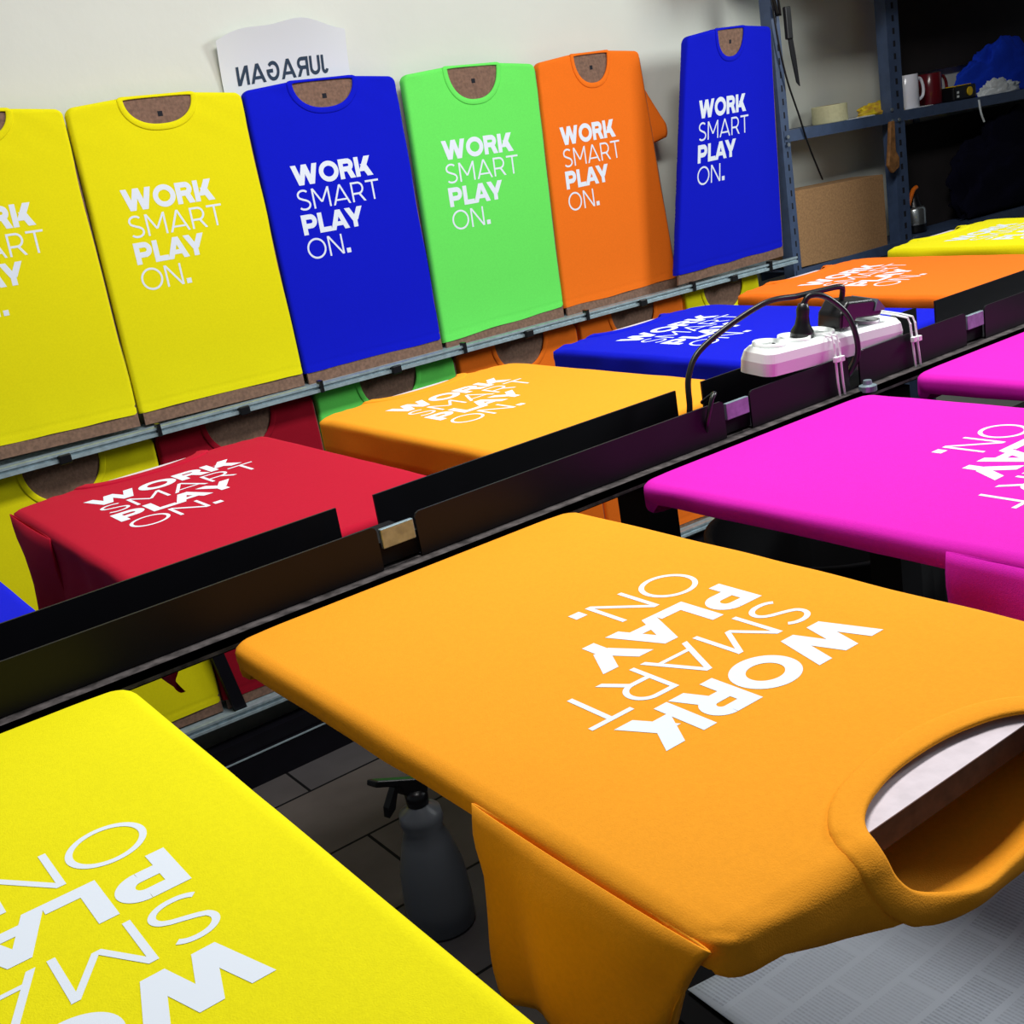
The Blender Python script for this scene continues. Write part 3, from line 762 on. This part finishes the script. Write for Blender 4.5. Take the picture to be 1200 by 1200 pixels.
# hanging things
o = G().tube(spline([(3.868, 1.694, zs(3.87) - .01), (3.875, 1.692, .225), (3.893, 1.692, .19)], 6), .004, 8, rr=None).mk('hanging_tag', M['white_cloth'], None); tag(o, 'small pale strip hanging from the shelf front', 'tag')
g = G().prism([(3.315, .262), (3.338, .262), (3.335, .16), (3.352, .135), (3.348, .10), (3.312, .085), (3.288, .115), (3.300, .17)], lambda x, z, t: (x, t, z), 1.675, 1.690)
o = g.mk('hanging_glove', M['tan'], None, bevel=.004); tag(o, 'tan leather scrap hanging on the middle shelf post', 'glove')
t = thing('knife', 'dark hand tool hanging blade down by the left shelf post', 'tool', (2.86, 1.69, 0.5))
G().prism([(2.838, .60), (2.858, .60), (2.868, .53), (2.876, .432), (2.862, .445), (2.846, .53)], lambda x, z, t: (x, t, z), 1.688, 1.692).mk('blade', M['black_metal'], t)
G().box(2.830, 2.858, 1.682, 1.696, .58, .68).mk('grip', M['black_plastic'], t, bevel=.004)
o = G().tube(spline([(2.775, 1.690, .80), (2.785, 1.688, .62), (2.812, 1.688, .47), (2.86, 1.69, .34), (2.90, 1.695, .24), (2.967, 1.705, .118)], 8), .0032, 8).mk('black_cable', M['black_plastic'], None, smooth=True)
tag(o, 'thin black cable trailing down past the left shelf post', 'cable')
for q, dxx in enumerate((0.0, 0.018, -0.014)):
    o = G().tube(spline([(2.79 + dxx, 1.694, .84), (2.775 + dxx, 1.680 - .002 * q, .74), (2.80 + dxx * .5, 1.686, .655)], 8), .0042, 8).mk('tied_cable', M['black_plastic'], None, smooth=True)
    tag(o, 'short black cable tied at the top of the left shelf post, ' + ['middle one of three', 'rightmost of three', 'leftmost of three'][q], 'cable', 'cables at the shelf post')
# lower bay
o = G().box(2.825, 3.300, 1.712, 1.85, -.156, .100, shear=.03).mk('chipboard_box', M['carton'], None, bevel=.002); tag(o, 'plain brown chipboard box in the lower left bay of the shelf', 'box')
t = thing('thermos', 'small black and chrome flask with an orange lever lid, behind the farthest yellow shirt', 'bottle', (3.455, 1.75, -.164))
zb = -.164
G().lathe([(0, 0), (.040, 0), (.042, .004), (.042, .085), (.038, .092)], (3.562, 1.785, zb), 40).mk('body', M['black_plastic'], t, smooth=True)
G().lathe([(.0422, .03), (.0428, .032), (.0428, .085), (.0375, .0935), (.030, .096)], (3.562, 1.785, zb), 40).mk('chrome_band', M['chrome'], t, smooth=True)
G().lathe([(.032, .09), (.026, .105), (.020, .118), (.018, .14), (0, .142)], (3.562, 1.785, zb), 32).mk('lid', M['black_plastic'], t, smooth=True)
G().tube(spline([(3.505, 1.765, zb + .108), (3.520, 1.765, zb + .135), (3.544, 1.77, zb + .158), (3.572, 1.775, zb + .166)], 6), .0085, 8).mk('lever', M['orange_plastic'], t, smooth=True)
crumple('black_cloth', 'black crumpled cloth stuffed in the lower right bay of the shelf', 'cloth', (4.22, 1.775, zs(4) - .44), 0.40, 0.07, 0.34, M['dark_cloth'], 7.3, .3, 2.2, 64)
o = G().box(3.53, 4.95, 1.842, 1.858, -.166, .226).mk('shade_panel', M['shade_brown'], None); tag(o, 'dark brown panel added as the shade at the back of the lower right shelf bay', 'panel')  # dark sheet in place of the shade in this bay
o = G().box(3.62, 4.95, 1.842, 1.858, .405, .79).mk('shade_panel', M['shade_brown'], None)  # dark sheet in place of the shadow on the wall
tag(o, 'dark brown panel added as the shade on the wall above the middle shelf', 'panel')

cb = thing('shading_cabinet', 'unseen tall dark cabinet added right of the table end to shade the shelf', 'cabinet', (3.95, 0.98, -H))  # out of view, added to keep the side light off the shelf
G().box(3.42, 4.50, 0.78, 1.20, -H, 0.95).mk('body', M['shade_brown'], cb, bevel=.004)
for q in range(2):
    d = G().box(3.425 + q * .537, 3.955 + q * .537, 0.765, 0.779, -H + .05, 0.93).mk('door', M['shade_brown'], cb, bevel=.003)
    G().box(3.92 + q * .065, 3.935 + q * .065, 0.742, 0.765, -.1, .05).mk('handle', M['alu'], d)
# ------------------------------------------------------------------ power strip on the channel
ps = thing('power_strip', 'white power strip tied on top of the black channel', 'power strip', (0.97, 0.06, 0.06))
A = Vector((0.842, 0.030, 0.060)); Bv = Vector((1.150, 0.034, 0.040))
ax = (Bv - A).normalized(); LN = (Bv - A).length
ay = Vector((0, 0.95, 0.10)); ay = (ay - ay.dot(ax) * ax).normalized(); az = ax.cross(ay)
def S(a, b, c): return A + ax * a + ay * b + az * c
rr = round_rect(0, LN, 0, 0.062, 0.016)
body = []
g = G()
lv = [(-.0, .000), (.002, -0.0), (.018, .0), (.030, .003), (.036, .008)]
n = len(rr); v = []
cx, cy = LN / 2, .031
for hgt, ins in lv:
    for p in rr:
        sx_ = (p[0] - cx) * (1 - 2 * ins / LN) + cx; sy_ = (p[1] - cy) * (1 - 2 * ins / .062) + cy
        v.append(S(sx_, sy_, hgt))
f = [(j * n + i, j * n + (i + 1) % n, (j + 1) * n + (i + 1) % n, (j + 1) * n + i) for j in range(len(lv) - 1) for i in range(n)]
f += [tuple(range(n - 1, -1, -1)), tuple((len(lv) - 1) * n + i for i in range(n))]
mk('body', v, f, M['white_plastic'], ps, smooth=False)
for q in range(5):
    c = 0.035 + q * 0.0525
    def SL(prof, seg=28):
        g = G(); k = len(prof); vv = []
        for i in range(seg):
            a = 2 * math.pi * i / seg
            for r_, z_ in prof: vv.append(S(c + r_ * math.cos(a), .033 + r_ * math.sin(a), z_))
        return g.add(vv, [(i * k + j, ((i + 1) % seg) * k + j, ((i + 1) % seg) * k + j + 1, i * k + j + 1) for i in range(seg) for j in range(k - 1)])
    so = SL([(.024, .035), (.0235, .041), (.0205, .041), (.019, .0365), (0, .0365)]).mk('socket', M['white_plastic'], ps, smooth=True)
    g = G()
    for s in (-.0095, .0095):
        vv = []; 
        for i in range(10):
            a = 2 * math.pi * i / 10; vv.append(S(c + s + .0028 * math.cos(a), .033 + .0028 * math.sin(a), .0369))
        g.add(vv, [tuple(range(10))])
    g.mk('pin_hole', M['hole'], so)
# strip's end and side clip
G().prism([(0.196, 0.006), (0.228, 0.004), (0.228, -.026), (0.196, -.024)], lambda a, b, t: S(a, t, b), -.004, .004).mk('side_clip', M['white_plastic'], ps)
# plugs and their leads
def SP(g, c, b, prof, seg=24):
    k = len(prof); vv = []
    for i in range(seg):
        a = 2 * math.pi * i / seg
        for r_, z_ in prof: vv.append(S(c + r_ * math.cos(a), b + r_ * math.sin(a), z_))
    return g.add(vv, [(i * k + j, ((i + 1) % seg) * k + j, ((i + 1) % seg) * k + j + 1, i * k + j + 1) for i in range(seg) for j in range(k - 1)])
pl = thing('power_plug', 'upright black plug in the middle of the white power strip', 'plug', tuple(S(.105, .033, .04)))
SP(G(), .105, .033, [(0, .037), (.017, .037), (.0165, .045), (.011, .054), (.009, .066), (.0095, .076), (.007, .084), (0, .086)]).mk('plug_body', M['black_plastic'], pl, smooth=True)
pts = spline([S(.105, .033, .083), S(.115, .030, .094), S(.140, .022, .090), S(.168, .006, .064), S(.178, -.006, .030), S(.180, -.008, .0), (1.01, .035, .02), (1.02, .06, .008)], 8)
G().tube(pts, .0042, 10).mk('lead', M['black_plastic'], pl, smooth=True)
ad = thing('power_adapter', 'large black angled adapter plugged into the right half of the white strip', 'plug', tuple(S(.20, .033, .04)))
P2 = [(0.165, .038), (0.190, .037), (.202, .050), (.258, .046), (.262, .056), (.238, .074), (.180, .078), (.165, .060)]
G().prism(P2, lambda a, b, t: S(a, t, b), .012, .056).mk('adapter_body', M['black_plastic'], ad, bevel=.004)
G().prism([(.240, .056), (.263, .054), (.264, .058), (.246, .073)], lambda a, b, t: S(a, t, b), .010, .058).mk('grey_end', M['grey_plastic'], ad)
pts = spline([S(.185, .03, .070), S(.188, .03, .092), S(.180, .03, .098), S(.150, .035, .097), S(.10, .04, .095), S(.03, .045, .092), (.78, .085, .118), (.745, .085, .085), (.735, .080, .045), (.730, .080, .02)], 8)
G().tube(pts, .0042, 10).mk('lead', M['black_plastic'], ad, smooth=True)
o = G().tube(spline([(.715, .034, .012), (.712, .024, .035), (.722, .022, .062), (.735, .03, .066), (.740, .06, .05)], 8), .0032, 8).mk('black_cable_loop', M['black_plastic'], None, smooth=True)
tag(o, 'small loop of black cable by the gap left of the power strip', 'cable')
def tie(c, lab):
    t = thing('zip_tie', lab, 'zip tie', tuple(S(c, 0, 0)), 'zip ties holding the power strip')
    zf = S(c, 0, 0)
    P = [S(c, .060, .028), S(c, .058, .0385), S(c, .02, .0385), S(c, -.001, .037), S(c + .001, -.0055, .028), (zf.x + .003, .022, .02), (zf.x + .006, .0225, -.0015), (zf.x + .012, .02, -.004)]
    G().tube(P, .0017, 6).mk('strap', M['white_plastic'], t)
    q = Vector((zf.x + .001, .020, zf.z + .004))
    G().box(q.x - .004, q.x + .004, q.y - .004, q.y + .003, q.z - .004, q.z + .004).mk('lock', M['white_plastic'], t, bevel=.001)
for c, lab in ((.128, 'white zip tie around the middle of the power strip, left of its pair'), (.139, 'white zip tie around the middle of the power strip, right of its pair'),
               (.306, 'white zip tie at the right end of the power strip, left of its pair'), (.318, 'white zip tie at the right end of the power strip, right of its pair')): tie(c, lab)
o = G().tube(spline([(1.008, .060, .004), (1.012, .038, .022), (1.022, .034, .034), (1.036, .040, .040)], 6), .005, 10).mk('cream_cable', M['cream_plastic'], None, smooth=True)
tag(o, 'short bend of cream cable in the gap of the channel under the power strip', 'cable')
t = thing('wing_bolt', 'dull steel bolt sitting on the ledge in the channel gap', 'bolt', (1.02, .0, 0))
G().lathe([(0, .014), (.006, .014), (.007, .008), (.013, .006), (.013, -.002), (0, -.002)], (1.020, .008, 0), 14).mk('head', M['label'], t)

# ------------------------------------------------------------------ below the table
sb = thing('spray_bottle', 'grey spray bottle with a dark trigger head standing on the floor', 'bottle', (0.545, 0.785, -H))
c = (0.545, 0.785, -H)
G().lathe([(0, 0), (.050, 0), (.055, .005), (.057, .05), (.053, .11), (.040, .16), (.032, .185), (.036, .20), (.034, .215), (.018, .225), (.015, .232), (0, .232)], c, 40).mk('bottle', M['bottle'], sb, smooth=True)
z0 = -H + .228
G().lathe([(0, 0), (.018, 0), (.019, .018), (.012, .026), (0, .026)], (c[0], c[1], z0), 24).mk('cap', M['black_plastic'], sb, smooth=True)
G().prism([(-.022, .02), (.012, .02), (.016, .045), (-.062, .058), (-.066, .046), (-.03, .040)], lambda a, z, t: (c[0] + a * .9 - t * .3, c[1] - a * .5 + t, z0 + z), -.011, .011).mk('spray_head', M['black_plastic'], sb, bevel=.003)
G().prism([(-.034, .038), (-.028, .040), (-.040, .0), (-.052, -.014), (-.050, .004)], lambda a, z, t: (c[0] + a * .9 - t * .3, c[1] - a * .5 + t, z0 + z), -.006, .006).mk('trigger', M['black_plastic'], sb)
sb.scale = (1.22, 1.22, 1.22)
bench = thing('low_bench', 'black low bench carrying the newspaper under the near side of the table', 'bench', (0.6, -.45, -H))
G().box(0.30, 0.80, -0.80, -0.20, -.53, -.505).mk('top', M['black_dull'], bench)
for x in (.32, .76):
    for y in (-.78, -.24): G().box(x, x + .03, y, y + .03, -H, -.53).mk('leg', M['black_dull'], bench)
v = []; n = 24; mm = 24
for j in range(mm + 1):
    for i in range(n + 1):
        a, b = i / n, j / mm
        x = 0.335 + 0.435 * a + 0.02 * (1 - b) * (1 - a) * math.sin(b * 3); y = -0.235 - 0.55 * (1 - b) - 0.07 * a
        x -= 0.02 * math.sin((1 - b) * 2.2) * (1 - a)
        z = -0.5035 + 0.006 * max(0, a - .5) ** 1 + .004 * noise.noise(Vector((a * 3, b * 3, 1))) + .004
        if a > .68: z += .012 * math.sin((a - .68) / .32 * math.pi) * b
        v.append((x, y, z))
f = [(j * (n + 1) + i, j * (n + 1) + i + 1, (j + 1) * (n + 1) + i + 1, (j + 1) * (n + 1) + i) for j in range(mm) for i in range(n)]
o = mk('newspaper', v, f, M['news'], None, smooth=True, loc=(0.335, -0.235, -.5))
o.modifiers.new('sheet', 'SOLIDIFY').thickness = .0012
tag(o, 'printed newspaper sheet lying below the golden orange shirt', 'newspaper')
def tub(x, y, R, z, label):
    tb = thing('plastic_tub', label, 'tub', (x, y, -H)); hh = z + H
    G().lathe([(0, .0), (R * .84, 0), (R * .95, hh - .012), (R, hh - .010), (R, hh), (R - .006, hh + .002), (R * .93, hh - .004), (R * .82, .02), (0, .02)], (x, y, -H), 56).mk('bucket', M['black_dull'], tb, smooth=True)
    return tb
t1 = tub(1.465, 0.10, 0.225, -0.50, 'black round plastic tub with a pale rim glint, below the nearer magenta shirt')
G().lathe([(.223, -.004), (.227, .002), (.222, .005), (.218, .001)], (1.465, 0.10, -.498), 56).mk('rim', M['grey_plastic'], t1, smooth=True)  # grey ring paints the highlight running round the rim
tub(1.18, 0.66, 0.33, -0.66, 'larger black tub on the floor, half hidden behind the rimmed one')
tub(1.80, 0.80, 0.30, -0.60, 'black tub on the floor, under the blue shirt on the table')
o = G().box(2.70, 4.6, 1.46, 1.85, .801, 1.05).mk('carton', M['carton'], None); tag(o, 'brown carton added on the top shelf, above the view, to shade the wall', 'box')  # out of view, added to shade the wall behind the shelf
